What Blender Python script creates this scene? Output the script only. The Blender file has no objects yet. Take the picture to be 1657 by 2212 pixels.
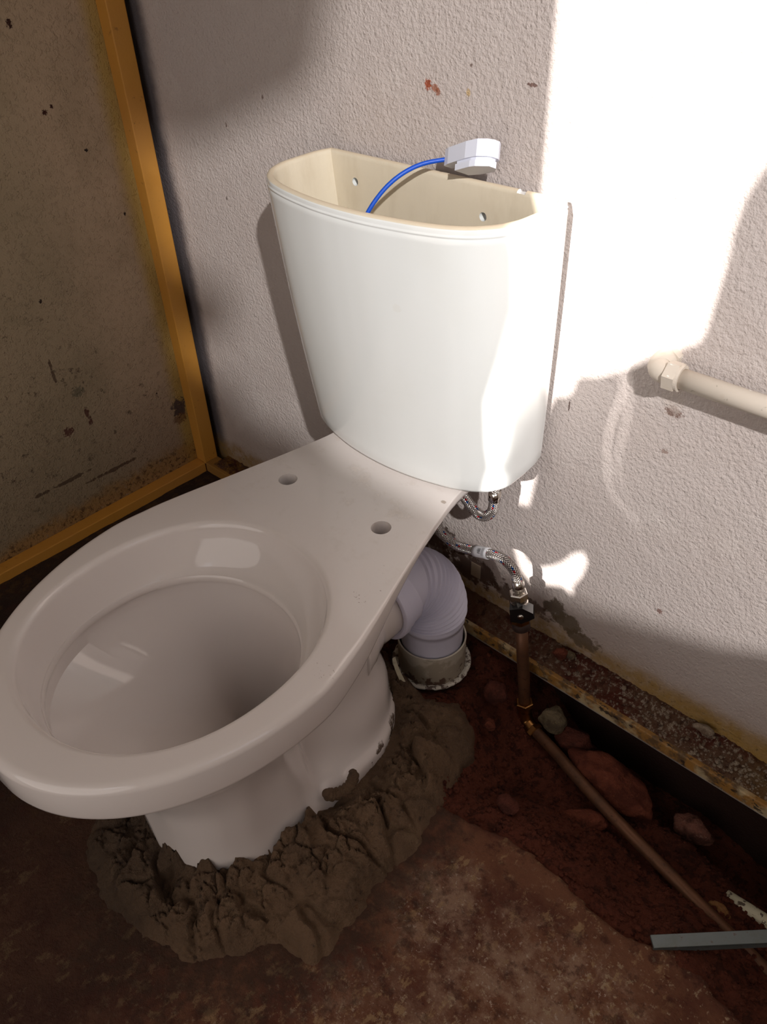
import bpy, bmesh, math, random
import numpy as np
from mathutils import Vector, Matrix, noise as mn
from mathutils.geometry import tessellate_polygon

S = bpy.context.scene
COL = S.collection
PI = math.pi
random.seed(7)

# ------------------------------------------------------------------ camera
CAM = np.array([1.335, -.774, 1.02])
RW = np.array([[0.72791523, 0.68457775, -0.03863566],
               [0.40512021, -0.47485934, -0.78127218],
               [-0.55318806, 0.55304783, -0.62299364]])
FPX = 1723.435
cd = bpy.data.cameras.new('camera')
cam = bpy.data.objects.new('camera', cd)
COL.objects.link(cam)
cd.sensor_fit = 'VERTICAL'
cd.sensor_height = 24.0
cd.lens = FPX / 2212 * 24.0
cd.clip_start = .01
m = Matrix.Identity(4)
for i in range(3):
    m[i][0] = RW[0][i]; m[i][1] = -RW[1][i]; m[i][2] = -RW[2][i]; m[i][3] = CAM[i]
cam.matrix_world = m
S.camera = cam

# ------------------------------------------------------------------ light
S.view_settings.view_transform = 'Standard'
S.view_settings.look = 'None'
S.view_settings.gamma = 1
S.view_settings.exposure = 0.0

w = bpy.data.worlds.new('world')
S.world = w
w.use_nodes = True
w.node_tree.nodes['Background'].inputs[0].default_value = (.80, .88, 1.0, 1)
w.node_tree.nodes['Background'].inputs[1].default_value = 1.0

SAZ, SEL = math.radians(12), math.radians(27)
SUN = Vector((math.sin(SAZ) * math.cos(SEL), -math.cos(SAZ) * math.cos(SEL), math.sin(SEL)))  # towards the sun


def lamp(name, kind, energy, color, loc, towards, **kw):
    d = bpy.data.lights.new(name, kind)
    d.energy = energy
    d.color = color
    for k, v in kw.items():
        setattr(d, k, v)
    o = bpy.data.objects.new(name, d)
    o.location = loc
    o.rotation_euler = Vector(towards).to_track_quat('Z', 'Y').to_euler()   # lamp shines along -Z
    COL.objects.link(o)
    return o


lamp('sun', 'SUN', 11.0, (1, .97, .93), (1.2, -4, 2.4), SUN, angle=math.radians(.45))
# daylight coming in through the open doorway behind the camera
lamp('doorway_daylight', 'AREA', 8.0, (1.0, .93, .885), (1.0, -1.70, 1.0), (.05, -1, .0), shape='ELLIPSE', size=1.5, size_y=1.8)
# bright reflection of the sun off something outside the side window
BL = Vector((.264, -.169, .174)).normalized()
lamp('window_sun_glint', 'AREA', 98.0, (1.0, .975, .96), Vector((.502, -.119, .728)) + BL * 3.2, BL, shape='DISK', size=.05)

# ------------------------------------------------------------------ node helpers


def lin(r, g, b):
    def c(v):
        v /= 255
        return v / 12.92 if v <= .04045 else ((v + .055) / 1.055) ** 2.4
    return (c(r), c(g), c(b), 1)


class V:
    def __init__(s, nt, sock): s.nt = nt; s.s = sock

    def _m(s, op, *a):
        n = s.nt.nodes.new('ShaderNodeMath'); n.operation = op
        for i, x in enumerate((s,) + a):
            if isinstance(x, V): s.nt.links.new(x.s, n.inputs[i])
            else: n.inputs[i].default_value = x
        return V(s.nt, n.outputs[0])

    def __add__(s, o): return s._m('ADD', o)
    __radd__ = __add__
    def __sub__(s, o): return s._m('SUBTRACT', o)
    def __rsub__(s, o): return (s * -1) + o
    def __mul__(s, o): return s._m('MULTIPLY', o)
    __rmul__ = __mul__
    def __truediv__(s, o): return s._m('DIVIDE', o)
    def abs(s): return s._m('ABSOLUTE')
    def max(s, o): return s._m('MAXIMUM', o)
    def min(s, o): return s._m('MINIMUM', o)
    def pow(s, o): return s._m('POWER', o)

    def step(s, a, b):
        n = s.nt.nodes.new('ShaderNodeMapRange')
        n.interpolation_type = 'SMOOTHSTEP'
        inv = a > b
        if inv: a, b = b, a
        n.inputs[1].default_value = a; n.inputs[2].default_value = b
        n.inputs[3].default_value = 1.0 if inv else 0.0
        n.inputs[4].default_value = 0.0 if inv else 1.0
        s.nt.links.new(s.s, n.inputs[0])
        return V(s.nt, n.outputs[0])


class Mat:
    def __init__(s, name, base=(200, 200, 200), rough=.8, metal=0, spec=.5, **kw):
        s.m = bpy.data.materials.new(name); s.m.use_nodes = True
        s.nt = s.m.node_tree
        s.b = s.nt.nodes['Principled BSDF']
        s.b.inputs['Base Color'].default_value = lin(*base)
        s.b.inputs['Roughness'].default_value = rough
        s.b.inputs['Metallic'].default_value = metal
        s.b.inputs['Specular IOR Level'].default_value = spec
        for k, v in kw.items():
            s.b.inputs[k.replace('_', ' ')].default_value = v
        tc = s.nt.nodes.new('ShaderNodeTexCoord')
        s.obj = tc.outputs['Object']; s.uv = tc.outputs['UV']
        sp = s.nt.nodes.new('ShaderNodeSeparateXYZ'); s.nt.links.new(s.obj, sp.inputs[0])
        s.x, s.y, s.z = (V(s.nt, sp.outputs[i]) for i in range(3))
        s.col = None; s.hh = None

    def noise(s, scale, detail=4, rough=.55, dist=0, vec=None, off=(0, 0, 0), sc=(1, 1, 1)):
        n = s.nt.nodes.new('ShaderNodeTexNoise')
        n.inputs['Scale'].default_value = scale; n.inputs['Detail'].default_value = detail
        n.inputs['Roughness'].default_value = rough; n.inputs['Distortion'].default_value = dist
        mp = s.nt.nodes.new('ShaderNodeMapping')
        mp.inputs['Location'].default_value = off; mp.inputs['Scale'].default_value = sc
        s.nt.links.new(vec or s.obj, mp.inputs[0]); s.nt.links.new(mp.outputs[0], n.inputs['Vector'])
        return V(s.nt, n.outputs['Fac'])

    def vor(s, scale, feature='F1', vec=None, sc=(1, 1, 1)):
        n = s.nt.nodes.new('ShaderNodeTexVoronoi'); n.feature = feature
        n.inputs['Scale'].default_value = scale
        mp = s.nt.nodes.new('ShaderNodeMapping'); mp.inputs['Scale'].default_value = sc
        s.nt.links.new(vec or s.obj, mp.inputs[0]); s.nt.links.new(mp.outputs[0], n.inputs['Vector'])
        s.vcol = n.outputs['Color']
        return V(s.nt, n.outputs['Distance'])

    def c(s, col):
        return lin(*col)

    def mix(s, fac, col):
        n = s.nt.nodes.new('ShaderNodeMix'); n.data_type = 'RGBA'
        if s.col is None: n.inputs[6].default_value = s.b.inputs['Base Color'].default_value
        else: s.nt.links.new(s.col, n.inputs[6])
        n.inputs[7].default_value = lin(*col)
        if isinstance(fac, V): s.nt.links.new(fac.s, n.inputs[0])
        else: n.inputs[0].default_value = fac
        s.col = n.outputs[2]
        s.nt.links.new(s.col, s.b.inputs['Base Color'])
        return s

    def bump(s, h, dist=.001, strength=1.0):
        n = s.nt.nodes.new('ShaderNodeBump')
        n.inputs['Strength'].default_value = strength; n.inputs['Distance'].default_value = dist
        s.nt.links.new(h.s, n.inputs['Height']); s.nt.links.new(n.outputs[0], s.b.inputs['Normal'])
        return s

    def rough(s, v): s.nt.links.new(v.s, s.b.inputs['Roughness']); return s
    def metal(s, v): s.nt.links.new(v.s, s.b.inputs['Metallic']); return s

    def blob(s, u, v, cu, cv, ru, rv, jit=.5, soft=.35):
        """soft edged irregular spot mask"""
        if not hasattr(s, 'jn'): s.jn = {}
        k = 420 if max(ru, rv) < .008 else (200 if max(ru, rv) < .02 else 60)
        if k not in s.jn: s.jn[k] = s.noise(k, 4, .65)
        d = (((u - cu) / ru).pow(2.0) + ((v - cv) / rv).pow(2.0)) + (s.jn[k] - .5) * (jit * 9)
        return d.step(1 + soft, 1 - soft)


# ------------------------------------------------------------------ mesh helpers
def tag(o, label=None, cat=None, group=None, kind=None):
    if label: o['label'] = label
    if cat: o['category'] = cat
    if group: o['group'] = group
    if kind: o['kind'] = kind
    return o


def mesh_obj(name, verts, faces, mats, parent=None, smooth=True, mi=None):
    me = bpy.data.meshes.new(name)
    me.from_pydata([tuple(map(float, v)) for v in verts], [], [tuple(int(i) for i in f) for f in faces])
    me.update()
    if not isinstance(mats, (list, tuple)): mats = [mats]
    for mm in mats: me.materials.append(mm.m if isinstance(mm, Mat) else mm)
    if smooth: me.polygons.foreach_set('use_smooth', [True] * len(me.polygons))
    if mi is not None: me.polygons.foreach_set('material_index', mi)
    o = bpy.data.objects.new(name, me); COL.objects.link(o)
    if parent: o.parent = parent; o.matrix_parent_inverse = parent.matrix_world.inverted()
    return o


def bm_obj(name, bm, mats, parent=None, smooth=True):
    bmesh.ops.recalc_face_normals(bm, faces=bm.faces)
    me = bpy.data.meshes.new(name); bm.to_mesh(me); bm.free()
    if not isinstance(mats, (list, tuple)): mats = [mats]
    for mm in mats: me.materials.append(mm.m)
    if smooth: me.polygons.foreach_set('use_smooth', [True] * len(me.polygons))
    o = bpy.data.objects.new(name, me); COL.objects.link(o)
    if parent: o.parent = parent; o.matrix_parent_inverse = parent.matrix_world.inverted()
    return o


def empty(name, loc, label, cat, group=None):
    o = bpy.data.objects.new(name, None); COL.objects.link(o); o.location = loc
    o.empty_display_size = .02
    o.matrix_world = Matrix.Translation(loc)
    return tag(o, label, cat, group)


def box_bm(bm, lo, hi):
    r = bmesh.ops.create_cube(bm, size=1)
    for v in r['verts']:
        v.co = Vector([lo[i] + (v.co[i] + .5) * (hi[i] - lo[i]) for i in range(3)])
    return r['verts']


def bevel(bm, w, seg=2, angle=.5):
    es = [e for e in bm.edges if len(e.link_faces) == 2 and e.calc_face_angle() > angle]
    bmesh.ops.bevel(bm, geom=es, offset=w, segments=seg, affect='EDGES', profile=.5)


def loft(rings, closed_u=True, cap0=False, cap1=False):
    n = len(rings[0]); vs = [p for r in rings for p in r]; fs = []
    for k in range(len(rings) - 1):
        for i in range(n if closed_u else n - 1):
            j = (i + 1) % n
            fs.append((k * n + i, k * n + j, (k + 1) * n + j, (k + 1) * n + i))
    if cap0: fs.append(tuple(range(n))[::-1])
    if cap1: fs.append(tuple((len(rings) - 1) * n + i for i in range(n)))
    return vs, fs


def catmull(pts, sub=8):
    P = [np.array(p, float) for p in pts]
    P = [2 * P[0] - P[1]] + P + [2 * P[-1] - P[-2]]
    out = []
    for i in range(1, len(P) - 2):
        for k in range(sub):
            t = k / sub
            a, b, c, d = P[i - 1], P[i], P[i + 1], P[i + 2]
            out.append(.5 * ((2 * b) + (c - a) * t + (2 * a - 5 * b + 4 * c - d) * t * t + (3 * b - a - 3 * c + d) * t ** 3))
    out.append(P[-2])
    return out


def tube(path, radii, n=16, cap=True):
    """swept tube, parallel transport; radii scalar or list; adds uv later"""
    P = [Vector(p) for p in path]; N = len(P)
    if not hasattr(radii, '__len__'): radii = [radii] * N
    T = [(P[min(i + 1, N - 1)] - P[max(i - 1, 0)]).normalized() for i in range(N)]
    u = T[0].orthogonal().normalized(); rings = []
    for i in range(N):
        u = (u - T[i] * u.dot(T[i])).normalized(); v = T[i].cross(u)
        rings.append([tuple(P[i] + (u * math.cos(a) + v * math.sin(a)) * radii[i]) for a in [2 * PI * k / n for k in range(n)]])
    return loft(rings, True, cap, cap)


def tube_obj(name, path, radii, mat, parent=None, n=16, uv=False, cap=True):
    vs, fs = tube(path, radii, n, cap)
    o = mesh_obj(name, vs, fs, mat, parent)
    if uv:
        me = o.data; lay = me.uv_layers.new(name='UVMap')
        L = [0.0]
        for i in range(1, len(path)): L.append(L[-1] + (Vector(path[i]) - Vector(path[i - 1])).length)
        for p in me.polygons:
            us = [(me.loops[l].vertex_index % n) for l in p.loop_indices]
            wrap = max(us) - min(us) > 1
            for l, a in zip(p.loop_indices, us):
                if wrap and a == 0: a = n
                lay.data[l].uv = (a / n, L[me.loops[l].vertex_index // n])
    return o


def boolean(o, cutter_bm, mats=None):
    bmesh.ops.recalc_face_normals(cutter_bm, faces=cutter_bm.faces)
    me = bpy.data.meshes.new('cut'); cutter_bm.to_mesh(me); cutter_bm.free()
    if mats:
        for mm in mats: me.materials.append(mm.m)
    c = bpy.data.objects.new('cut', me); COL.objects.link(c)
    md = o.modifiers.new('b', 'BOOLEAN'); md.operation = 'DIFFERENCE'; md.object = c; md.solver = 'EXACT'
    dg = bpy.context.evaluated_depsgraph_get(); dg.update()
    new = bpy.data.meshes.new_from_object(o.evaluated_get(dg))
    if len(new.polygons) > 20:
        o.modifiers.clear(); old = o.data; o.data = new; new.name = old.name
    else: o.modifiers.clear()
    bpy.data.objects.remove(c)


def smooth_by_angle(o, ang=40):
    me = o.data
    bm = bmesh.new(); bm.from_mesh(me)
    for e in bm.edges:
        e.smooth = not (len(e.link_faces) == 2 and e.calc_face_angle(0) > math.radians(ang))
    for f in bm.faces: f.smooth = True
    bm.to_mesh(me); bm.free()


# numpy noise
_rng = np.random.RandomState(3)
_perm = _rng.permutation(512)
_g = _rng.normal(size=(512, 2)); _g /= np.linalg.norm(_g, axis=1)[:, None]


def perlin(x, y):
    xi = np.floor(x).astype(int); yi = np.floor(y).astype(int); xf = x - xi; yf = y - yi
    def gr(a, b):
        g = _g[_perm[(_perm[a % 512] + b) % 512]]
        return g
    def d(a, b):
        g = gr(xi + a, yi + b); return g[..., 0] * (xf - a) + g[..., 1] * (yf - b)
    u = xf ** 3 * (xf * (xf * 6 - 15) + 10); v = yf ** 3 * (yf * (yf * 6 - 15) + 10)
    return (d(0, 0) * (1 - u) + d(1, 0) * u) * (1 - v) + (d(0, 1) * (1 - u) + d(1, 1) * u) * v


def fbm(x, y, sc, oc=4, gain=.5, ridged=False):
    r = 0; a = 1; t = 0
    for o in range(oc):
        n = perlin(x * sc + 17.3 * o, y * sc - 9.1 * o) * 1.4
        r = r + a * ((1 - 2 * np.abs(n)) if ridged else n); t += a; a *= gain; sc *= 2.03
    return r / t


def sst(x, a, b):
    t = np.clip((x - a) / (b - a), 0, 1); return t * t * (3 - 2 * t)


def poly_sdf(px, py, poly):
    """signed distance, positive inside"""
    P = np.array(poly, float); d = np.full(px.shape, 1e9); ins = np.zeros(px.shape, bool)
    for i in range(len(P)):
        a = P[i]; b = P[(i + 1) % len(P)]; e = b - a
        t = np.clip(((px - a[0]) * e[0] + (py - a[1]) * e[1]) / (e @ e + 1e-12), 0, 1)
        d = np.minimum(d, np.hypot(px - a[0] - t * e[0], py - a[1] - t * e[1]))
        cr = ((a[1] > py) != (b[1] > py))
        with np.errstate(divide='ignore', invalid='ignore'):
            xx = (b[0] - a[0]) * (py - a[1]) / (b[1] - a[1] + 1e-12) + a[0]
        ins ^= cr & (px < xx)
    return np.where(ins, d, -d)


def heightfield(name, x0, x1, y0, y1, step, fn, mat, keep=None, parent=None):
    nx = int((x1 - x0) / step) + 1; ny = int((y1 - y0) / step) + 1
    X, Y = np.meshgrid(np.linspace(x0, x1, nx), np.linspace(y0, y1, ny))
    res = fn(X, Y)
    if isinstance(res, tuple): Xd, Yd, Z = res
    else: Xd, Yd, Z = X, Y, res
    K = np.ones(X.shape, bool) if keep is None else keep(X, Y)
    idx = np.arange(nx * ny).reshape(ny, nx)
    q = np.stack([idx[:-1, :-1], idx[:-1, 1:], idx[1:, 1:], idx[1:, :-1]], -1).reshape(-1, 4)
    kk = K.ravel()
    q = q[kk[q].all(1)]
    used = np.unique(q); remap = -np.ones(nx * ny, int); remap[used] = np.arange(len(used))
    V3 = np.stack([Xd.ravel(), Yd.ravel(), Z.ravel()], 1)[used]; q = remap[q]
    me = bpy.data.meshes.new(name)
    me.vertices.add(len(V3)); me.vertices.foreach_set('co', V3.ravel())
    me.loops.add(len(q) * 4); me.loops.foreach_set('vertex_index', q.ravel())
    me.polygons.add(len(q)); me.polygons.foreach_set('loop_start', np.arange(len(q)) * 4)
    me.polygons.foreach_set('loop_total', np.full(len(q), 4))
    me.update(calc_edges=True); me.validate()
    me.polygons.foreach_set('use_smooth', [True] * len(me.polygons))
    me.materials.append(mat.m)
    o = bpy.data.objects.new(name, me); COL.objects.link(o)
    if parent: o.parent = parent
    return o


# ------------------------------------------------------------------ materials
# plaster, back wall
M_wall = Mat('plaster_back', (192, 181, 176), .85, spec=.25)
stip = M_wall.noise(330, 2, .5) ; stip2 = M_wall.noise(150, 3, .6)
big = M_wall.noise(6, 3, .5)
M_wall.mix(M_wall.noise(9, 4, .6).step(.45, .75) * .35, (186, 172, 165))
M_wall.mix(M_wall.noise(14, 5, .65, off=(3, 1, 7)).step(.52, .75) * .30, (214, 206, 200))
# brownish damp towards the wall foot
M_wall.mix((M_wall.z + M_wall.noise(12, 4, .6) * .10).step(.24, .05) * .40, (150, 125, 105))
# black band along the corner post, yellow overspray at the foot
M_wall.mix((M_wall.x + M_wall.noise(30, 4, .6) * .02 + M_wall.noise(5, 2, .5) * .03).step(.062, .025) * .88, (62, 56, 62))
ye = (M_wall.z + M_wall.noise(25, 4, .6) * .045 - M_wall.x * .012).step(.082, .050)
M_wall.mix(ye * (M_wall.noise(70, 4, .65, off=(3, 3, 3)).step(.3, .6) * .45 + .35), (140, 108, 50))
M_wall.mix((M_wall.z + M_wall.noise(16, 4, .6) * .05).step(.115, .055) * M_wall.x.step(.92, 1.15) * .75, (158, 124, 58))
M_wall.mix(ye * M_wall.noise(120, 4, .7).step(.55, .7) * .6, (70, 52, 30))
for (cx, cz, rx, rz, c, f) in [
        (.890, .088, .022, .020, (92, 78, 62), .9), (.915, .072, .028, .018, (100, 86, 68), .9), (.945, .055, .03, .016, (96, 80, 60), .85),
        (.82, .065, .06, .018, (78, 56, 42), .8), (.72, .075, .06, .03, (70, 46, 34), .9), (.62, .10, .06, .05, (68, 46, 34), .85), (.50, .09, .08, .05, (80, 56, 40), .8),
        (.624, .819, .005, .006, (150, 70, 40), .95), (.635, .816, .006, .004, (150, 84, 50), .8), (.640, .812, .004, .004, (140, 80, 50), .8),
        (.776, .833, .007, .002, (110, 82, 74), .9), (.687, .816, .003, .004, (190, 160, 110), .8), (.690, .845, .002, .002, (110, 90, 80), .8),
        (1.010, .504, .011, .007, (120, 96, 86), .9), (1.006, .520, .014, .02, (192, 180, 172), .6), (1.052, .193, .004, .004, (120, 84, 74), .8),
        (1.010, .447, .005, .003, (140, 118, 108), .8), (.87, .46, .0012, .008, (90, 72, 66), .9),
        (.56, .60, .003, .003, (140, 120, 112), .8), (.30, .77, .002, .003, (110, 90, 80), .8), (.20, .72, .002, .004, (110, 90, 80), .8), (.17, .60, .002, .003, (90, 80, 75), .8)]:
    M_wall.mix(M_wall.blob(M_wall.x, M_wall.z, cx, cz, rx, rz, .6) * f, c)
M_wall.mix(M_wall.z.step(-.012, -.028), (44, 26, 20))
hb = M_wall.noise(230, 2, .5) * 1.0 + M_wall.noise(430, 2, .5) * .35 + M_wall.noise(30, 3, .5) * .8
M_wall.bump(hb, .0028, .75)

# plaster, left wall: dirtier
M_wleft = Mat('plaster_left', (172, 155, 132), .9, spec=.2)
L = M_wleft
L.b.inputs['Base Color'].default_value = lin(180, 156, 130)
L.mix(L.noise(7, 5, .6).step(.42, .7) * .5, (150, 130, 105))
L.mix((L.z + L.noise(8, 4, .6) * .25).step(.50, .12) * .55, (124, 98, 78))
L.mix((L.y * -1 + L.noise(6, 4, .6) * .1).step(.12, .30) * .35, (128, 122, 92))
ed = (L.y + L.noise(40, 3, .6) * .010 + L.noise(5, 2) * .012).step(-.030, .002)
L.mix(ed * .75, (170, 140, 62))
fy = (L.z + L.noise(30, 4, .6) * .05 + L.y * -.06).step(.095, .06)
L.mix(fy * .65, (150, 108, 50))
L.mix(fy * L.noise(110, 5, .7).step(.52, .62) * .8, (66, 44, 28))
md = L.noise(45, 5, .75, off=(2, 5, 1)).step(.60, .70) * (L.z + L.y * .9).step(.55, .05)
L.mix(md * .7, (72, 54, 42))
L.mix(L.noise(160, 3, .7, off=(5, 5, 1)).step(.68, .74) * (L.y * -1 + L.noise(9, 3) * .2).step(.12, .3) * .8, (60, 44, 34))
for (cy, cz, ry, rz, c, f) in [(-.150, .869, .004, .006, (58, 34, 28), 1), (-.133, .744, .0045, .004, (58, 30, 24), 1), (-.119, .750, .003, .003, (60, 34, 28), 1),
                               (-.079, .676, .003, .003, (44, 34, 30), 1), (-.036, .559, .0018, .004, (44, 32, 28), 1), (-.235, .459, .003, .003, (50, 38, 32), 1),
                               (-.215, .215, .005, .020, (84, 48, 40), .9), (-.262, .200, .010, .009, (86, 50, 42), .9), (-.255, .33, .003, .02, (84, 62, 50), .8),
                               (-.018, .142, .018, .022, (72, 58, 56), .95), (-.020, .115, .016, .012, (96, 60, 40), .7), (-.30, .10, .06, .004, (70, 50, 38), .8), (-.20, .075, .05, .004, (70, 46, 34), .8),
                               (-.060, .195, .002, .002, (60, 40, 34), 1), (-.22, .27, .012, .01, (78, 76, 62), .6)]:
    L.mix(L.blob(L.y, L.z, cy, cz, ry, rz, .7) * f, c)
crust = (L.z + L.y * .9 + L.noise(9, 4, .6, off=(6, 0, 0)) * .5).step(.62, .20)
L.mix(L.noise(220, 4, .75, off=(5, 9, 1)).step(.60, .66) * crust * .7, (84, 62, 50))
L.mix(L.noise(90, 4, .7, off=(1, 9, 1)).step(.62, .70) * crust * .5, (142, 128, 112))
L.bump(L.noise(300, 2, .5) * .5 + L.noise(150, 3, .6).step(.5, .75) * .6 + L.noise(60, 4, .6) * crust * 1.6 + md * -.6, .0022, .8)

M_plain = Mat('plaster_plain', (190, 176, 160), .9, spec=.2)
M_ceil = Mat('ceiling_paint', (170, 160, 145), .9)

# orange painted steel tube
def steel_mat(name, worn):
    M = Mat(name, (150, 108, 52) if worn else (196, 138, 56), .5, spec=.4)
    M.mix(M.noise(5, 3, .5).step(.4, .7) * .45, (150, 112, 64) if worn else (188, 132, 72))
    M.mix(M.noise(14, 4, .6).step(.5, .75) * .3, (176, 118, 40))
    if worn:
        far = M.x.step(.45, .72)
        M.mix(M.noise(50, 5, .7).step(.46, .58) * far * .85, (88, 70, 52))
        M.mix(M.noise(22, 4, .6, off=(1, 2, 3)).step(.50, .62) * far * .7, (196, 178, 140))
        M.mix(M.noise(75, 3, .6, off=(4, 2, 3), sc=(.5, 1, 1)).step(.57, .62) * far * .9, (32, 26, 28))
        M.mix(M.z.step(-.018, -.023) * far * .8, (150, 150, 150))
    else:
        M.mix(M.noise(60, 5, .7).step(.62, .70) * .5, (110, 70, 36))
    M.bump(M.noise(260, 2, .5), .0004, .4)
    return M


M_tube = steel_mat('painted_steel', False)
M_lip = steel_mat('painted_steel_worn', True)

# glazed porcelain
def glaze(name, base, rgh=.12):
    M = Mat(name, base, rgh, spec=.5, Coat_Weight=.15, Coat_Roughness=.05)
    return M


M_cist = glaze('cistern_glaze', (228, 230, 228))
M_cist.mix(M_cist.noise(7, 3).step(.5, .8) * .15, (214, 212, 200))
M_cist.mix(M_cist.blob(M_cist.x, M_cist.z, .735, .625, .006, .005, .4) * .12, (206, 196, 176))
M_pan = glaze('pan_glaze', (223, 214, 209), .14)
p = M_pan
dust = (p.noise(26, 5, .7).step(.52, .72)) * (p.z.step(.355, .364)) * (p.y.step(-.35, -.20))
p.mix(dust * .34, (188, 172, 156))
p.mix(p.noise(210, 4, .7, off=(1, 1, 1)).step(.66, .72) * p.z.step(.355, .364) * p.blob(p.x, p.y, .85, -.25, .03, .06, .3) * .8, (120, 92, 74))
p.mix(p.noise(230, 4, .7, off=(1, 1, 1)).step(.58, .66) * p.blob(p.x, p.y, .842, -.327, .013, .006, .3) * .9, (130, 98, 80))
p.mix(p.blob(p.x, p.y, .80, -.125, .004, .003, .3) * .7, (150, 130, 110))
p.mix(p.noise(230, 4, .7, off=(2, 1, 1)).step(.60, .66) * p.blob(p.x, p.y, .89, -.43, .014, .010, .3) * p.z.step(.35, .36) * .6, (130, 98, 80))
# mortar smears near the foot
foot = (p.z + p.noise(30, 4, .6) * .05).step(.044, .036)
p.mix(foot * p.noise(38, 4, .6, off=(4, 4, 4)).step(.53, .58) * .95, (84, 66, 52))
p.rough((p.noise(40, 3) * .05 + dust * .35) + .05)
M_bisque = Mat('unglazed_porcelain', (214, 203, 182), .75, spec=.25)
M_bisque.mix(M_bisque.noise(22, 5, .65, sc=(1, 1, .35)).step(.45, .75) * .45, (194, 180, 156))
M_bisque.mix(M_bisque.z.step(.7255, .7275) * .5, (212, 192, 164))
M_bisque.bump(M_bisque.noise(300, 2), .0003, .5)

# plastics
M_conn = Mat('connector_plastic', (216, 214, 232), .38, spec=.4, Subsurface_Weight=.0)
M_pvc = Mat('sewer_pvc', (196, 188, 172), .5)
M_pvc.mix((M_pvc.noise(30, 4, .6) + M_pvc.z * -4).step(.38, .5) * .55, (140, 124, 100))
M_pvc.mix((M_pvc.noise(60, 4, .6, off=(3, 3, 0)) + M_pvc.z * -9).step(.68, .76) * .9, (86, 56, 42))
M_ring = Mat('white_rim', (214, 208, 196), .6)
M_ring.mix(M_ring.noise(80, 5, .7).step(.50, .56) * .9, (74, 44, 34))
M_plug = Mat('plug_plastic', (226, 230, 244), .35)
M_cable = Mat('blue_cable', (14, 78, 190), .45)
M_conduit = Mat('painted_conduit', (202, 191, 178), .6, spec=.3)
M_conduit.mix(M_conduit.noise(60, 3, .6).step(.55, .75) * .4, (190, 176, 156))
M_conduit.mix(M_conduit.noise(70, 3, .6, off=(2, 8, 1), sc=(.6, 1, 1)).step(.66, .69) * .8, (236, 232, 224))
M_conduit.mix(M_conduit.noise(100, 4, .6, off=(7, 8, 1)).step(.66, .72) * .5, (120, 112, 96))
M_chrome = Mat('chrome', (214, 208, 200), .16, 1.0)
M_chrome.bump(M_chrome.noise(60, 3), .0006, .5)
M_brass = Mat('brass', (176, 128, 76), .3, 1.0)
M_brass.mix(M_brass.noise(90, 4).step(.5, .7) * .6, (96, 62, 40))
M_rubber = Mat('dark_rubber', (52, 34, 28), .7)
M_black = Mat('black_plastic', (22, 22, 24), .22, spec=.6)
M_copper = Mat('old_copper', (112, 76, 54), .5, .55)
M_copper.mix(M_copper.noise(22, 5, .7).step(.42, .7) * .75, (84, 62, 48))
M_copper.mix(M_copper.noise(90, 4, .7, off=(1, 4, 2)).step(.58, .70) * .6, (66, 38, 28))
M_copper.rough(M_copper.noise(22, 5, .7) * .4 + .32)
M_bar = Mat('galvanised_steel', (112, 120, 120), .42, .55)
M_bar.mix(M_bar.noise(70, 4, .7).step(.45, .7) * .6, (104, 110, 104))
M_bar.mix(M_bar.noise(120, 4, .7, off=(3, 3, 3)).step(.6, .7) * .6, (92, 66, 50))
M_wpipe = Mat('cream_pipe', (214, 208, 180), .5)
M_wpipe.mix(M_wpipe.noise(90, 4, .7).step(.55, .60) * .9, (64, 38, 30))

# braided hose
M_hose = Mat('braided_steel', (200, 192, 186), .3, .9)
uvn = M_hose.nt.nodes.new('ShaderNodeSeparateXYZ'); M_hose.nt.links.new(M_hose.uv, uvn.inputs[0])
hu, hv = V(M_hose.nt, uvn.outputs[0]), V(M_hose.nt, uvn.outputs[1])
tw = 2 * PI
b1 = (hu * (tw * 9) + hv * 1900.0)._m('SINE'); b2 = (hu * (-tw * 9) + hv * 1900.0)._m('SINE')
br = b1.max(b2)
M_hose.mix(br.step(.25, -.35) * .75, (60, 52, 50))
M_hose.mix(((hu * (tw * 3) + hv * 120.0)._m('SINE')).step(.80, .92) * ((hu * (tw * -3) + hv * 240.0)._m('SINE')).step(.70, .85), (190, 30, 40))
M_hose.mix(((hu * (tw * 3) + hv * 120.0 + .8)._m('SINE')).step(.80, .92) * ((hu * (tw * -3) + hv * 240.0 + .8)._m('SINE')).step(.70, .85), (20, 84, 160))
M_hose.bump(br, .0008, .9)
M_label = Mat('paper_label', (226, 226, 230), .5)
M_ink = Mat('ink', (30, 30, 34), .6)

# ground materials
M_floor = Mat('stained_concrete', (116, 76, 54), .85, spec=.3)
f = M_floor
f.mix(f.noise(7, 5, .65).step(.40, .62) * .9, (84, 44, 31))
patch = f.blob(f.x, f.y, 1.20, -.43, .13, .11, .35, .8).max(f.blob(f.x, f.y, 1.02, -.40, .05, .07, .35, .9)).max(f.blob(f.x, f.y, 1.08, -.56, .10, .06, .4, .9) * .8)
f.mix(patch * f.noise(30, 5, .7, off=(3, 3, 0)).step(.38, .62) * .8, (156, 126, 104))
fl = f.noise(75, 5, .7, off=(1, 2, 3), sc=(1, .6, 1)).step(.54, .64)
f.mix(fl * f.noise(8, 3, .5, off=(5, 1, 0)).step(.38, .6) * .7, (160, 130, 94))
f.mix(f.noise(170, 4, .7, off=(9, 2, 3)).step(.58, .66) * patch * .8, (178, 158, 140))
f.mix(f.noise(90, 4, .75, off=(2, 7, 3)).step(.57, .66) * (f.x - f.y * .6).step(1.15, 1.45) * .8, (168, 146, 118))
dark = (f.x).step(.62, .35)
f.mix(dark * .8, (44, 28, 20))
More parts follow.
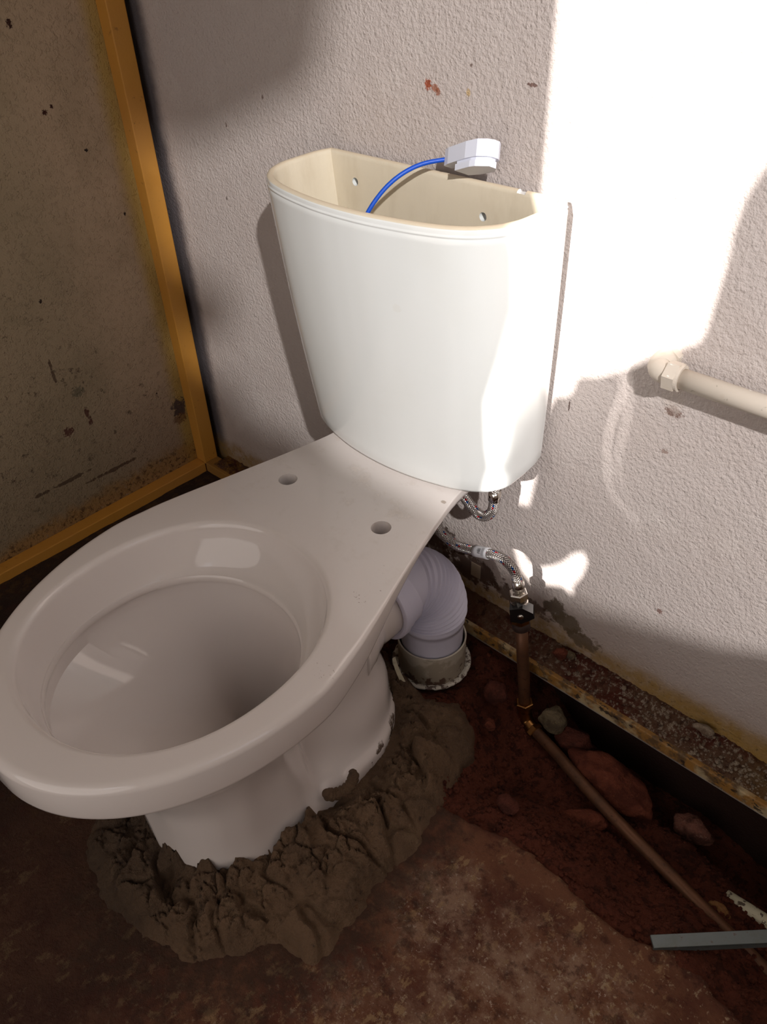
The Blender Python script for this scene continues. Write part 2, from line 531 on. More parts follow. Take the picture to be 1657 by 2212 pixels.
f.mix(dark * f.noise(28, 5, .7, off=(2, 2, 2)).step(.52, .60) * .6, (118, 82, 34))
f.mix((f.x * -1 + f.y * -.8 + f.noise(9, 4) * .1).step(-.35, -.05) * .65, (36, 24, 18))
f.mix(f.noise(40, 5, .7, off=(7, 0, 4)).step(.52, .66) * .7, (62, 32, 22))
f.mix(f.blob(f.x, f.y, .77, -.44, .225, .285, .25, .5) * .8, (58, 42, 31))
f.bump(f.noise(70, 5, .7) + f.noise(260, 4, .7) * .6, .006, .9)

M_soil = Mat('red_soil', (100, 54, 40), .95, spec=.15)
f = M_soil
f.mix(f.noise(8, 5, .65).step(.45, .7) * .7, (72, 40, 30))
f.mix(f.noise(120, 5, .75, off=(2, 2, 2)).step(.52, .70) * .7, (114, 62, 45))
f.mix(f.noise(60, 4, .7, off=(5, 2, 2)).step(.50, .40) * .6, (42, 24, 20))
f.bump(f.noise(130, 5, .7) + f.noise(420, 3, .7) * .5, .006, 1)

M_mort = Mat('wet_mortar', (116, 90, 67), .72, spec=.35)
f = M_mort
f.mix(f.noise(12, 5, .6).step(.42, .65) * .6, (80, 60, 44))
f.mix(f.noise(35, 5, .7, off=(1, 1, 1)).step(.55, .7) * .5, (126, 103, 78))
f.mix(f.noise(60, 5, .7, off=(4, 1, 1)).step(.62, .70) * .6, (98, 62, 34))
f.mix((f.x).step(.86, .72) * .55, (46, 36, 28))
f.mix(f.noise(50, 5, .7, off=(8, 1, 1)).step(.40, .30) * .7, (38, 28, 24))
f.bump(f.noise(90, 5, .7) + f.noise(330, 4, .7) * .6, .0065, 1)
f.rough(f.noise(40, 4, .6, off=(3, 3, 3)) * .4 + .45)

M_rub = Mat('rubble', (96, 70, 54), .95, spec=.15)
f = M_rub
f.mix(f.noise(18, 5, .65).step(.40, .62), (80, 40, 30))
f.mix(f.noise(130, 5, .75, off=(1, 0, 2)).step(.50, .64) * (f.x + f.noise(9, 3) * .3).step(.80, 1.25) * .8, (168, 154, 136))
f.mix((f.x).step(1.2, 1.32) * .45, (150, 132, 78))
f.mix((f.x).step(.50, .30) * f.noise(50, 4, .7).step(.4, .6), (130, 92, 44))
f.mix(f.noise(60, 4, .7, off=(5, 2, 2)).step(.46, .36) * .7, (52, 30, 24))
f.bump(f.noise(140, 5, .7) + f.noise(400, 3, .7) * .5, .005, 1)


def rock_mat(name, c1, c2, c3):
    M = Mat(name, c1, .92, spec=.2)
    M.mix(M.noise(35, 5, .65).step(.42, .62), c2)
    M.mix(M.noise(110, 5, .7, off=(2, 5, 1)).step(.55, .7) * .6, c3)
    M.bump(M.noise(90, 5, .7) + M.noise(350, 3, .7) * .5, .006, 1)
    return M


M_redrock = rock_mat('red_rock', (116, 62, 45), (90, 46, 34), (136, 80, 58))
M_darkrock = rock_mat('dark_red_rock', (96, 52, 41), (74, 40, 32), (116, 66, 50))
M_greyrock = rock_mat('grey_rock', (128, 112, 88), (92, 80, 64), (154, 134, 98))
M_pinkrock = rock_mat('pink_rock', (134, 88, 74), (80, 50, 42), (176, 134, 118))
M_ochre = rock_mat('ochre_rock', (156, 112, 70), (122, 78, 50), (180, 140, 98))
M_crumb = rock_mat('crumb', (150, 134, 116), (112, 92, 76), (184, 170, 152))

# ------------------------------------------------------------------ setting


def struct(o): return tag(o, kind='structure')


def box_obj(name, lo, hi, mat, bev=0, parent=None):
    bm = bmesh.new(); box_bm(bm, lo, hi)
    if bev: bevel(bm, bev, 2)
    return bm_obj(name, bm, mat, parent, smooth=False)


XR = 1.85; YF = -1.78; ZC = 2.15
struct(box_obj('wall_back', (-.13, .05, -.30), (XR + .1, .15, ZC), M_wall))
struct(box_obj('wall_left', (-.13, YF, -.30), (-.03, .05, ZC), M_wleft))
struct(box_obj('ceiling', (-.13, YF - .03, ZC), (XR + .1, .15, ZC + .05), M_ceil))


def holed_wall(name, outer, holes, mapf, thick_vec, mat):
    """flat wall with polygonal openings, given thickness"""
    polys = [[Vector((a, b, 0)) for a, b in P] for P in [outer] + holes]
    tris = tessellate_polygon(polys)
    flat = [p for P in polys for p in P]; n = len(flat)
    vs = [Vector(mapf(p.x, p.y)) for p in flat]; vs2 = [v + Vector(thick_vec) for v in vs]
    fs = [tuple(t) for t in tris] + [tuple(i + n for i in reversed(t)) for t in tris]
    off = 0
    for P in polys:
        k = len(P)
        for i in range(k):
            a, b = off + i, off + (i + 1) % k
            fs.append((a, b, b + n, a + n))
        off += k
    return struct(mesh_obj(name, vs + vs2, fs, mat, smooth=False))


# sunlit shapes on the back wall (x, z), thrown back along the sun's direction as openings invented for the unseen front wall
def back(x, z):
    t = (.05 - YF)
    return (x + t * math.tan(SAZ), z + t / math.cos(SAZ) * math.tan(SEL))


LIT = [(0.8015, 1.12), (0.8015, .715), (.812, .69), (.826, .63), (.828, .57), (.818, .50), (.806, .44), (.808, .38), (.812, .345), (0.803, .30), (0.801, 0.261), (0.822, 0.266), (0.829, 0.325), (.820, .350), (0.829, 0.39), (0.833, 0.42), (0.842, 0.453),
       (0.848, .466), (0.855, 0.469), (.866, .474), (0.873, 0.486), (0.875, .500), (0.880, 0.508), (0.904, 0.516), (0.934, 0.534), (0.967, 0.561), (0.987, 0.578), (1.007, 0.591),
       (1.019, .598), (1.025, 0.611), (1.028, 0.655), (1.031, 0.696), (1.029, 0.725), (1.034, 0.762), (1.047, 0.796), (1.09, .85), (1.24, .92), (1.24, 1.12)]
PATCH = [(0.801, 0.177), (0.814, 0.184), (0.822, 0.167), (0.837, 0.155), (.858, .160), (0.88, 0.176), (.896, .196), (0.908, 0.217), (0.924, 0.229), (0.931, 0.214), (0.925, 0.182),
         (0.914, 0.159), (0.915, 0.136), (0.897, 0.145), (0.868, 0.13), (0.843, 0.114), (0.819, 0.132)]


def ribbon(pts, w0, w1):
    c = catmull(pts, 5); L_, R_ = [], []
    for i, q in enumerate(c):
        t = c[min(i + 1, len(c) - 1)] - c[max(i - 1, 0)]; t = t / np.linalg.norm(t); n = np.array([-t[1], t[0]])
        wd = (w0 + (w1 - w0) * i / (len(c) - 1)) / 2
        L_.append(tuple(q + n * wd)); R_.append(tuple(q - n * wd))
    return L_ + R_[::-1]


SA = ribbon([(0.937, 0.534), (0.942, 0.504), (0.935, 0.468), (0.933, 0.424), (0.944, 0.369), (0.961, 0.346), (1.0, 0.322)], .0021, .0016)  # invented slits that throw thin streaks of sun on the back wall
SB = ribbon([(0.943, 0.536), (0.952, 0.501), (0.953, 0.461), (0.951, 0.41), (0.96, 0.377), (0.982, 0.352)], .0018, .0010)
holes = [[back(*q) for q in P] for P in (LIT, PATCH, SA, SB)]
holed_wall('wall_front_gobo', [(-.13, -.3), (XR + .1, -.3), (XR + .1, ZC), (-.13, ZC)], holes, lambda a, b: (a, YF, b), (0, -.0015, 0), M_plain)

# unseen right wall, window outline made up to shape the glint; its left jamb cuts the glint off the left wall
gl = Vector((.502, -.119, .728)) + BL * 3.2
def through(px, py, pz):
    t = (gl.x - XR) / (gl.x - px); return (gl.y + (py - gl.y) * t, gl.z + (pz - gl.z) * t)
WIN = [(1.55, 1.25), (.75, 1.25), (.60, 1.05), (.46, .92), (.41, .80), (.22, .72), (.08, .665), (-.085, .66), (-.085, .43), (.06, .43), (.115, .415), (.115, .36), (.06, .315), (.03, .29), (-.085, .285),
       (-.085, .205), (.07, .21), (.095, .20), (.105, .165), (.165, .150), (.28, .155), (.34, .12), (.70, .11), (.95, .13), (1.15, .19), (1.30, .27), (1.55, .40)]
holed_wall('wall_right_gobo', [(YF, -.3), (.15, -.3), (.15, ZC), (YF, ZC)], [[through(a, .05, b) for a, b in WIN]],
           lambda a, b: (XR, a, b), (.004, 0, 0), M_plain)

# floor slab with the broken edge
EDGE = [(0.62, -.10), (0.71, -0.144), (0.836, -0.228), (0.93, -0.285), (0.982, -0.278), (1.03, -.262), (1.07, -0.257), (1.12, -0.26), (1.167, -0.269), (1.202, -0.27), (1.24, -0.262),
        (1.272, -0.243), (1.283, -0.253), (1.307, -0.246), (1.332, -0.261), (1.369, -0.264), (1.45, -.30), (1.85, -.34)]
SLAB = EDGE + [(1.85, -1.78), (-.03, -1.78), (-.03, .05), (.60, .05)]


def slab_fn(X, Y):
    d = poly_sdf(X, Y, SLAB) + fbm(X, Y, 30, 4) * .007
    top = -.022 + fbm(X, Y, 7, 4) * .006 + fbm(X, Y, 60, 3) * .0012
    return top - sst(-d, -.006, .004) * .006 - np.clip(-d - .002, 0, 1) * 14


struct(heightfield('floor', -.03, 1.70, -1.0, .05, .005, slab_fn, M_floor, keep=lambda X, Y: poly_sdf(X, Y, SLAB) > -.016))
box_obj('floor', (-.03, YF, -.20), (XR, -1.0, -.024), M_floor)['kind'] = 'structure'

# painted steel tubes of the hut frame: corner post, left foot, back foot
bm = bmesh.new(); box_bm(bm, (-.031, 0, -.004), (0, .035, ZC)); bevel(bm, .002, 2)
struct(bm_obj('trim_1', bm, M_tube, smooth=False))
bm = bmesh.new(); box_bm(bm, (-.031, -1.7, -.024), (0, .0, 0)); bevel(bm, .002, 2)
struct(bm_obj('trim_2', bm, M_tube, smooth=False))
bm = bmesh.new(); box_bm(bm, (0, 0, -.024), (1.85, .035, 0)); bevel(bm, .002, 2)
struct(bm_obj('trim_3', bm, M_lip, smooth=False))

# ------------------------------------------------------------------ soil in the trench


def soil_h(X, Y):
    d = -poly_sdf(X, Y, SLAB)                       # distance away from the slab
    z = -.030 - .085 * sst(d, .0, .17)
    left = sst(X, .97, .80)
    z = z * (1 - left * .75) + (-.012) * left * .75
    z -= .06 * sst(Y, -.055, -.005) * sst(X, .90, 1.0)
    z -= .03 * sst(X, 1.18, 1.35) * sst(Y, -.12, -.02)
    r = np.hypot(X - .742, Y + .083)
    z -= .022 * sst(r, .10, .05)
    z += fbm(X, Y, 16, 4) * .012 + fbm(X, Y, 70, 4, .6) * .0048
    cl = fbm(X, Y, 45, 3, .6)
    z += np.maximum(cl, .15) * .010
    return z


o = heightfield('trench_soil', .58, 1.84, -.42, .05, .0035, soil_h, M_soil, keep=lambda X, Y: poly_sdf(X, Y, SLAB) < .03)
tag(o, 'loose dark red soil filling the dug trench between toilet, floor slab and wall', 'soil', kind='stuff')

# rubble on the ledge along the back wall


def rub_h(X, Y):
    t = sst(Y, .006, .05)
    z = .0015 + .026 * t * sst(X, .1, .3) * (.8 + .4 * fbm(X, Y, 9, 3)) + fbm(X, Y, 60, 4, .6) * .006 * sst(Y, .005, .02)
    z += np.maximum(fbm(X, Y, 120, 3, .6), 0) * .006 * sst(Y, .008, .02)
    return z - .006 * sst(Y, .010, .004)


o = heightfield('ledge_rubble', .02, 1.6, .003, .05, .0025, rub_h, M_rub)
tag(o, 'crumbled plaster and red dirt lying on the yellow ledge at the foot of the back wall', 'rubble', kind='stuff')


def rock_bm(bm, c, r, seed, rough=.25, sub=3, flat=None, rot=0, planes=7):
    res = bmesh.ops.create_icosphere(bm, subdivisions=sub, radius=1)
    rnd = random.Random(seed)
    pl = []
    for k in range(planes):
        nrm = Vector((rnd.uniform(-1, 1), rnd.uniform(-1, 1), rnd.uniform(-1, 1))).normalized(); pl.append((nrm, rnd.uniform(.62, .86)))
    off = Vector((rnd.uniform(0, 50),) * 3)
    Rz = Matrix.Rotation(rot, 3, 'Z')
    for v in res['verts']:
        q = v.co.copy()
        for nrm, dd in pl:
            s_ = q.dot(nrm)
            if s_ > dd: q -= nrm * (s_ - dd) * .9
        q *= 1 + rough * mn.fractal(v.co * 1.6 + off, 1.0, 2.0, 4) * .6
        q = Vector((q.x * r[0], q.y * r[1], q.z * r[2]))
        v.co = Rz @ q + Vector(c)


def rock(name, c, r, seed, mat, label, cat='rock', group=None, rot=0, rough=.25, sub=4, planes=7):
    bm = bmesh.new(); rock_bm(bm, (0, 0, 0), r, seed, rough, sub, rot=rot, planes=planes)
    o = bm_obj(name, bm, mat); o.location = c
    return tag(o, label, cat, group)


# ------------------------------------------------------------------ toilet pan
ZP = .365


def xc(y): return .684 + (-.11 - y) * .055


def interp_s(y, tab):
    """smooth (pchip-like) interpolation of a table sorted by falling y"""
    t = np.array(tab, float)[::-1]
    xs, ys = t[:, 0], t[:, 1]
    dx = np.diff(xs); s = np.diff(ys) / dx
    mm_ = np.zeros(len(xs)); mm_[0] = s[0]; mm_[-1] = s[-1]
    for i in range(1, len(xs) - 1):
        mm_[i] = 0 if s[i - 1] * s[i] <= 0 else 2 * s[i - 1] * s[i] / (s[i - 1] + s[i])
    k = np.clip(np.searchsorted(xs, y) - 1, 0, len(xs) - 2)
    h = dx[k]; u = (y - xs[k]) / h
    return ((2 * u ** 3 - 3 * u ** 2 + 1) * ys[k] + (u ** 3 - 2 * u ** 2 + u) * h * mm_[k] + (-2 * u ** 3 + 3 * u ** 2) * ys[k + 1] + (u ** 3 - u ** 2) * h * mm_[k + 1])


CC = np.array([.7035, -.43])
NA = 256
# denser angles where the outline is far
ang = np.linspace(0, 2 * PI, NA, endpoint=False)


def star(poly):
    """radius of a closed polygon seen from CC for every angle"""
    P = np.array(poly) - CC; Q = np.roll(P, -1, 0); R_ = np.zeros(NA)
    for i, a in enumerate(ang):
        d = np.array([math.cos(a), math.sin(a)])
        den = d[0] * (Q[:, 1] - P[:, 1]) - d[1] * (Q[:, 0] - P[:, 0])
        den = np.where(np.abs(den) < 1e-12, 1e-12, den)
        t = (P[:, 0] * (Q[:, 1] - P[:, 1]) - P[:, 1] * (Q[:, 0] - P[:, 0])) / den
        u = (P[:, 0] * d[1] - P[:, 1] * d[0]) / den
        ok = (t > 1e-9) & (u >= -1e-6) & (u <= 1 + 1e-6)
        R_[i] = t[ok].max() if ok.any() else 0
    return R_


def hw_poly(tab, n=90, cx=xc):
    yb, yf = tab[0][0], tab[-1][0]
    s = (1 - np.cos(np.linspace(0, PI, n))) / 2
    ys = yb + (yf - yb) * s
    hw = np.array([float(interp_s(y, tab)) for y in ys])
    X = np.array([cx(y) for y in ys])
    return list(zip(X + hw, ys)) + list(zip(X[::-1] - hw[::-1], ys[::-1]))


def ell(y, yc, hy, hx, e=2.0): return hx * max(0, 1 - abs((y - yc) / hy) ** e) ** (1 / e)


rimtab = [(.02, .113), (-.05, .116), (-.10, .1205), (-.155, .132), (-.20, .1435), (-.24, .1545), (-.289, .1685), (-.337, .183), (-.39, .197), (-.45, .206)]
rimtab += [(y, ell(y, -.45, .272, .206, 2.0)) for y in (-.48, -.52, -.56, -.60, -.635, -.665, -.69, -.705, -.715, -.7205)] + [(-.722, 0.0)]
rim_r = star(hw_poly(rimtab, 160))


def sup(cx, cy, ax, ay, e=2.1, n=240, egg=0):
    out = []
    for k in range(n):
        a = 2 * PI * k / n; c_, s_ = math.cos(a), math.sin(a)
        x = ax * math.copysign(abs(c_) ** (2 / e), c_); y = ay * math.copysign(abs(s_) ** (2 / e), s_)
        out.append((cx + x * (1 + egg * y / ay), cy + y))
    return out


hole_r = star(sup(.708, -.492, .160, .176, 2.15))
ledge_r = star(sup(.708, -.507, .143, .149, 2.1))
body = {
    -.045: [(-.185, 0), (-.190, .05), (-.21, .085), (-.25, .115), (-.30, .13), (-.36, .132), (-.41, .129), (-.46, .127), (-.51, .121), (-.55, .104), (-.575, .08), (-.592, .048), (-.601, 0)],
    .012: [(-.185, 0), (-.190, .05), (-.21, .085), (-.25, .115), (-.30, .13), (-.36, .132), (-.41, .127), (-.46, .126), (-.51, .120), (-.55, .103), (-.575, .08), (-.592, .048), (-.601, 0)],
    .026: [(-.188, 0), (-.193, .05), (-.213, .080), (-.25, .105), (-.30, .117), (-.36, .112), (-.395, .104), (-.41, .112), (-.46, .121), (-.51, .117), (-.55, .101), (-.575, .078), (-.592, .047), (-.602, 0)],
    .07: [(-.192, 0), (-.197, .05), (-.215, .077), (-.25, .101), (-.30, .109), (-.36, .092), (-.395, .080), (-.412, .098), (-.46, .115), (-.51, .113), (-.55, .098), (-.575, .076), (-.592, .046), (-.603, 0)],
    .13: [(-.205, 0), (-.209, .045), (-.225, .068), (-.26, .090), (-.30, .096), (-.36, .080), (-.395, .070), (-.412, .090), (-.46, .112), (-.51, .112), (-.55, .098), (-.577, .075), (-.595, .046), (-.606, 0)],
    .19: [(-.195, 0), (-.199, .045), (-.22, .067), (-.26, .088), (-.30, .098), (-.36, .092), (-.395, .088), (-.42, .108), (-.46, .122), (-.51, .120), (-.56, .104), (-.59, .080), (-.61, .048), (-.622, 0)],
    .24: [(-.17, 0), (-.174, .050), (-.20, .073), (-.25, .097), (-.30, .115), (-.36, .125), (-.395, .130), (-.42, .140), (-.46, .147), (-.51, .143), (-.56, .126), (-.60, .098), (-.63, .056), (-.645, 0)],
    .285: [(-.13, 0), (-.134, .060), (-.18, .090), (-.25, .124), (-.30, .145), (-.36, .165), (-.395, .173), (-.42, .177), (-.46, .179), (-.51, .174), (-.56, .155), (-.61, .122), (-.655, .072), (-.682, 0)],
}
rings = []; zl = []


def ring(rad, z):
    z = np.broadcast_to(z, (NA,)); rad = np.maximum(rad, .001)
    rings.append([(CC[0] + rad[i] * math.cos(ang[i]), CC[1] + rad[i] * math.sin(ang[i]), z[i]) for i in range(NA)])


zs = sorted(body)
bs = [star(hw_poly(body[z], 120)) for z in zs]
# interpolate the outer body smoothly in z
zz = list(np.concatenate([np.linspace(zs[i], zs[i + 1], 5)[:-1] for i in range(len(zs) - 1)])) + [zs[-1]]
B = np.array(bs)
for z in zz:
    tabz = [(a, b) for a, b in zip(zs, range(len(zs)))][::-1]
    i = min(max(np.searchsorted(zs, z) - 1, 0), len(zs) - 2)
    h = zs[i + 1] - zs[i]; u = (z - zs[i]) / h
    def slope(k):
        if k == 0: return (B[1] - B[0]) / (zs[1] - zs[0])
        if k == len(zs) - 1: return (B[-1] - B[-2]) / (zs[-1] - zs[-2])
        a_ = (B[k] - B[k - 1]) / (zs[k] - zs[k - 1]); b_ = (B[k + 1] - B[k]) / (zs[k + 1] - zs[k])
        with np.errstate(divide='ignore', invalid='ignore'):
            hm = 2 * a_ * b_ / (a_ + b_)
        return np.where(a_ * b_ <= 0, 0, hm)
    r_ = (2 * u ** 3 - 3 * u ** 2 + 1) * B[i] + (u ** 3 - 2 * u ** 2 + u) * h * slope(i) + (-2 * u ** 3 + 3 * u ** 2) * B[i + 1] + (u ** 3 - u ** 2) * h * slope(i + 1)
    ring(r_, z)
ry = CC[1] + rim_r * np.sin(ang)
band = .014 + .036 * sst(-ry, .20, .44)
ins = .016 + .0 * ry
zb = ZP - band
ring(np.maximum(rim_r - .030, B[-1] * 1.0), np.minimum(zb - .010, ZP - .030))
ring(rim_r - .016, zb - .003)
ring(rim_r - .008, zb - .0035)
ring(rim_r - .003, zb - .0015)
ring(rim_r - .0008, zb + .002)
ring(rim_r, zb + .006)
rr = .0028 + .0085 * sst(-ry, .22, .50)                # rounding of the rim's outer edge
for k in range(0, 9):
    a = PI / 2 * k / 8
    ring(rim_r - rr * (1 - math.cos(a)) - (.0 if k else 0), ZP - rr * (1 - math.sin(a)) * .85)
mid = (rim_r * .5 + hole_r * .5)
for t in (.25, .5, .75):
    ring(rim_r * (1 - t) + hole_r * t - rr * (1 - t) + .009 * t, ZP)
for k in range(0, 9):
    a = PI / 2 * k / 8
    ring(hole_r + .009 * (1 - math.sin(a)), ZP - .010 * (1 - math.cos(a)))
hl = lambda t: hole_r * (1 - t) + ledge_r * t
ring(hl(.12), ZP - .022)
ring(hl(.35), ZP - .040)
ring(hl(.62), ZP - .053)
ring(hl(.85), ZP - .0595)
ring(hl(.95), ZP - .0600)
ring(hl(1.0), ZP - .0620)
ring(hl(1.03), ZP - .0660)
ring(hl(1.0), ZP - .0700)
ring(hl(.90), ZP - .0720)
ring(hl(.88), ZP - .0780)
ring(hl(.95), ZP - .0920)
for z, t, rs in ((.245, .18, .05), (.215, .36, .048), (.185, .55, .045), (.155, .73, .043), (.130, .86, .042), (.11, .94, .040), (.09, 1.0, .037), (.07, 1.0, .033)):
    b0 = hl(1.0)
    sp = star(sup(.7035, -.405, rs, rs * .85, 2.0))
    ring(b0 * (1 - t) + sp * t, z)
pv, pf = loft(rings, True, True, True)
toilet = empty('toilet_pan', (.70, -.40, -.02), 'white porcelain toilet pan without a seat, bedded in wet mortar', 'toilet')
bowl = mesh_obj('bowl', pv, pf, M_pan, toilet)
bm = bmesh.new()
for hx, hy in ((.601, -.226), (.773, -.218)):
    bmesh.ops.create_cone(bm, segments=40, radius1=.0125, radius2=.0135, depth=.06, cap_ends=True, matrix=Matrix.Translation((hx, hy, .345)))
boolean(bowl, bm)
smooth_by_angle(bowl, 38)
bowl['label'] = 'glazed white bowl with two seat bolt holes'
# outlet spigot
sp_path = [(.703, -.27, .150), (.703, -.235, .148), (.704, -.21, .146), (.706, -.185, .145), (.707, -.140, .145)]
tube_obj('outlet_spigot', catmull(sp_path, 5), [float(v) for v in np.interp(np.linspace(0, 1, 21), [0, .35, .6, 1], [.085, .066, .056, .053])], M_pan, toilet, 40)
# standing water in the trap
M_water = Mat('trap_water', (120, 124, 116), .03, spec=.5, Transmission_Weight=.6, IOR=1.33)

# ------------------------------------------------------------------ cistern
cist = empty('cistern', (.672, -.04, .367), 'open white porcelain cistern with a curved front standing on the toilet pan', 'cistern')
T_top = [(.036, .193), (.020, .1985), (.0, .2015), (-.05, .200), (-.082, .190), (-.105, .172), (-.122, .146), (-.134, .110), (-.142, .070), (-.147, .03), (-.148, 0)]
T_bot = [(.036, .171), (.015, .1755), (.0, .177), (-.045, .178), (-.070, .168), (-.087, .150), (-.100, .124), (-.110, .09), (-.117, .055), (-.1205, .02), (-.121, 0)]


def half(tab, n=56):
    ys = tab[0][0] + (tab[-1][0] - tab[0][0]) * (1 - np.cos(np.linspace(0, PI, 300))) / 2
    hw = np.array([float(interp_s(y, tab)) for y in ys])
    s = np.concatenate([[0], np.cumsum(np.hypot(np.diff(ys), np.diff(hw)))]); s /= s[-1]
    q = np.linspace(0, 1, n)
    return np.stack([np.interp(q, s, hw), np.interp(q, s, ys)], 1)


HT, HB = half(T_top), half(T_bot)


def outline(t, inset=0.0):
    H = HB * (1 - t) + HT * t
    bulge = math.sin(PI * t) * .003
    cx = .672 * (1 - t) + .653 * t
    R_ = [(cx + h[0] + bulge * .5, h[1] - bulge * (h[1] < -.05)) for h in H]
    L_ = [(cx - h[0] - bulge * .5, h[1] - bulge * (h[1] < -.05)) for h in H[::-1]][1:]
    back_ = [(cx + (-H[0][0] + 2 * H[0][0] * k / 20), H[0][1]) for k in range(1, 20)]
    P = np.array(R_ + L_ + back_)
    if inset:
        a = P - np.roll(P, 1, 0); b = np.roll(P, -1, 0) - P
        a /= np.linalg.norm(a, axis=1)[:, None]; b /= np.linalg.norm(b, axis=1)[:, None]
        na = np.stack([a[:, 1], -a[:, 0]], 1); nb = np.stack([b[:, 1], -b[:, 0]], 1)
        nn = na + nb; nn /= np.linalg.norm(nn, axis=1)[:, None]
        cosv = np.clip((nn * na).sum(1), .5, 1)
        P = P + nn * (inset / cosv)[:, None]
    return P


Z0, Z1 = .367, .728
ctr = outline(.5).mean(0)
tst = outline(.5, .01)
SGN = 1 if np.linalg.norm(tst - ctr, axis=1).mean() < np.linalg.norm(outline(.5) - ctr, axis=1).mean() else -1
cr = []; mats_of = []


def cring(z, inset, mat=0):
    t = (z - Z0) / (Z1 - Z0)
    P = outline(min(max(t, 0), 1), SGN * inset)
    cr.append([(q[0], q[1], z) for q in P]); mats_of.append(mat)


cring(Z0, .012); cring(Z0 + .0005, .005); cring(Z0 + .003, .0015); cring(Z0 + .007, 0)
for z in np.linspace(.39, .702, 16): cring(z, 0)
cring(.7085, 0); cring(.7140, .0); cring(.7152, .0007); cring(.7162, .0007); cring(.7172, .0001); cring(.7185, .0001); cring(.7195, .0010); cring(.7205, .0012)
cring(.7235, .0013); cring(.7255, .0020, 1); cring(.7272, .0036, 1)
cring(.7280, .0060, 1); cring(.7278, .0088, 1); cring(.7262, .0110, 1); cring(.722, .0120, 1)
for z in np.linspace(.70, .40, 12): cring(z, .0125, 1)
cring(.392, .0155, 1); cring(.388, .022, 1)
vs, fs = loft(cr, True, True, True)
n_ = len(cr[0]); mi = []
for k in range(len(cr) - 1): mi += [mats_of[k]] * n_
mi += [0, 1]
tank = mesh_obj('tank', vs, fs, [M_cist, M_bisque], cist, mi=mi)
bm = bmesh.new()
Rx = Matrix.Rotation(PI / 2, 4, 'X')
for hx, hz in ((.514, .692), (.735, .688)):
    bmesh.ops.create_cone(bm, segments=24, radius1=.0055, radius2=.0055, depth=.05, cap_ends=True, matrix=Matrix.Translation((hx, .032, hz)) @ Rx)
boolean(tank, bm, [M_cist, M_bisque])
bm = bmesh.new()
box_bm(bm, (.782, .02, .7245), (.794, .05, .74))
boolean(tank, bm, [M_cist, M_bisque])
smooth_by_angle(tank, 45)
tank['label'] = 'glazed white outside, unglazed cream inside'
# cistern fixing bolt seen under the tank
bm = bmesh.new()
bmesh.ops.create_cone(bm, segments=16, radius1=.003, radius2=.003, depth=.05, cap_ends=True, matrix=Matrix.Translation((.7545, -.03, .300 + .042)))
for k in range(22):
    bmesh.ops.create_cone(bm, segments=16, radius1=.0034, radius2=.0028, depth=.0012, cap_ends=False, matrix=Matrix.Translation((.7545, -.03, .320 + k * .002)))
b = bm_obj('fixing_bolt', bm, M_chrome, cist)

# ------------------------------------------------------------------ plug with blue cable on the rim
plug = empty('electric_plug', (.705, .025, .730), 'white plastic plug on a blue cable, lying on the rear rim of the cistern', 'plug')


def prism(name, pts, z0, z1, mat, parent, bev=.0015, mtx=None, taper=None):
    bm = bmesh.new()
    v0 = [bm.verts.new((a, b_, z0)) for a, b_ in pts]; f0 = bm.faces.new(v0[::-1])
    v1 = [bm.verts.new((a, b_, z1)) for a, b_ in pts]; bm.faces.new(v1)
    for i in range(len(pts)):
        j = (i + 1) % len(pts); bm.faces.new((v0[i], v0[j], v1[j], v1[i]))
    if bev: bevel(bm, bev, 3, .3)
    if mtx is not None: bmesh.ops.transform(bm, matrix=mtx, verts=bm.verts)
    return bm_obj(name, bm, mat, parent, smooth=False)


# local frame: x along the plug (cable end at x=0), y width, z thickness
PM = Matrix.Translation((.6815, .020, .7385)) @ Matrix.Rotation(math.radians(-2), 4, 'Z') @ Matrix.Rotation(math.radians(-17), 4, 'Y') @ Matrix.Rotation(math.radians(-25), 4, 'X') @ Matrix.Diagonal((1, .85, .95, 1))
body_pts = [(0, -.008), (.009, -.0125), (.044, -.021), (.062, -.021), (.072, -.013), (.076, -.004), (.076, .006), (.072, .014), (.062, .020), (.040, .020), (.012, .0125), (0, .008)]
prism('plug_cover', body_pts, .0, .0200, M_plug, plug, .0022, PM)
base_pts = [(.026, -.0165), (.052, -.0205), (.060, -.0195), (.074, -.008), (.074, .006), (.064, .0175), (.040, .0175), (.026, .012)]
prism('plug_neck', [(a * .94 + .003, b_ * .9) for a, b_ in base_pts], -.004, .002, M_plug, plug, .0005, PM)
prism('plug_base', base_pts, -.0110, -.0035, M_plug, plug, .0015, PM)
end = PM @ Vector((.002, 0, .010))
cab = [(.704, -.0, .55), (.640, -.030, .585), (.605, -.062, .63), (.606, -.069, .665), (.622, -.062, .695), (.640, -.040, .724), (.655, -.012, .743), tuple(end)]
cab = [(.595, -.075, .50), (.600, -.080, .58), (.608, -.078, .64), (.619, -.070, .682), (.6305, -.052, .712), (.644, -.030, .7325), (.659, -.003, .7435), tuple(end)]
tube_obj('cable', catmull(cab, 8), .0027, M_cable, plug, 14)['label'] = 'blue round cable'

# ------------------------------------------------------------------ flexible pan connector
conn = empty('pan_connector', (.742, -.083, -.0), 'white flexible ribbed pan connector bending down from the toilet outlet to the floor pipe', 'pipe connector')
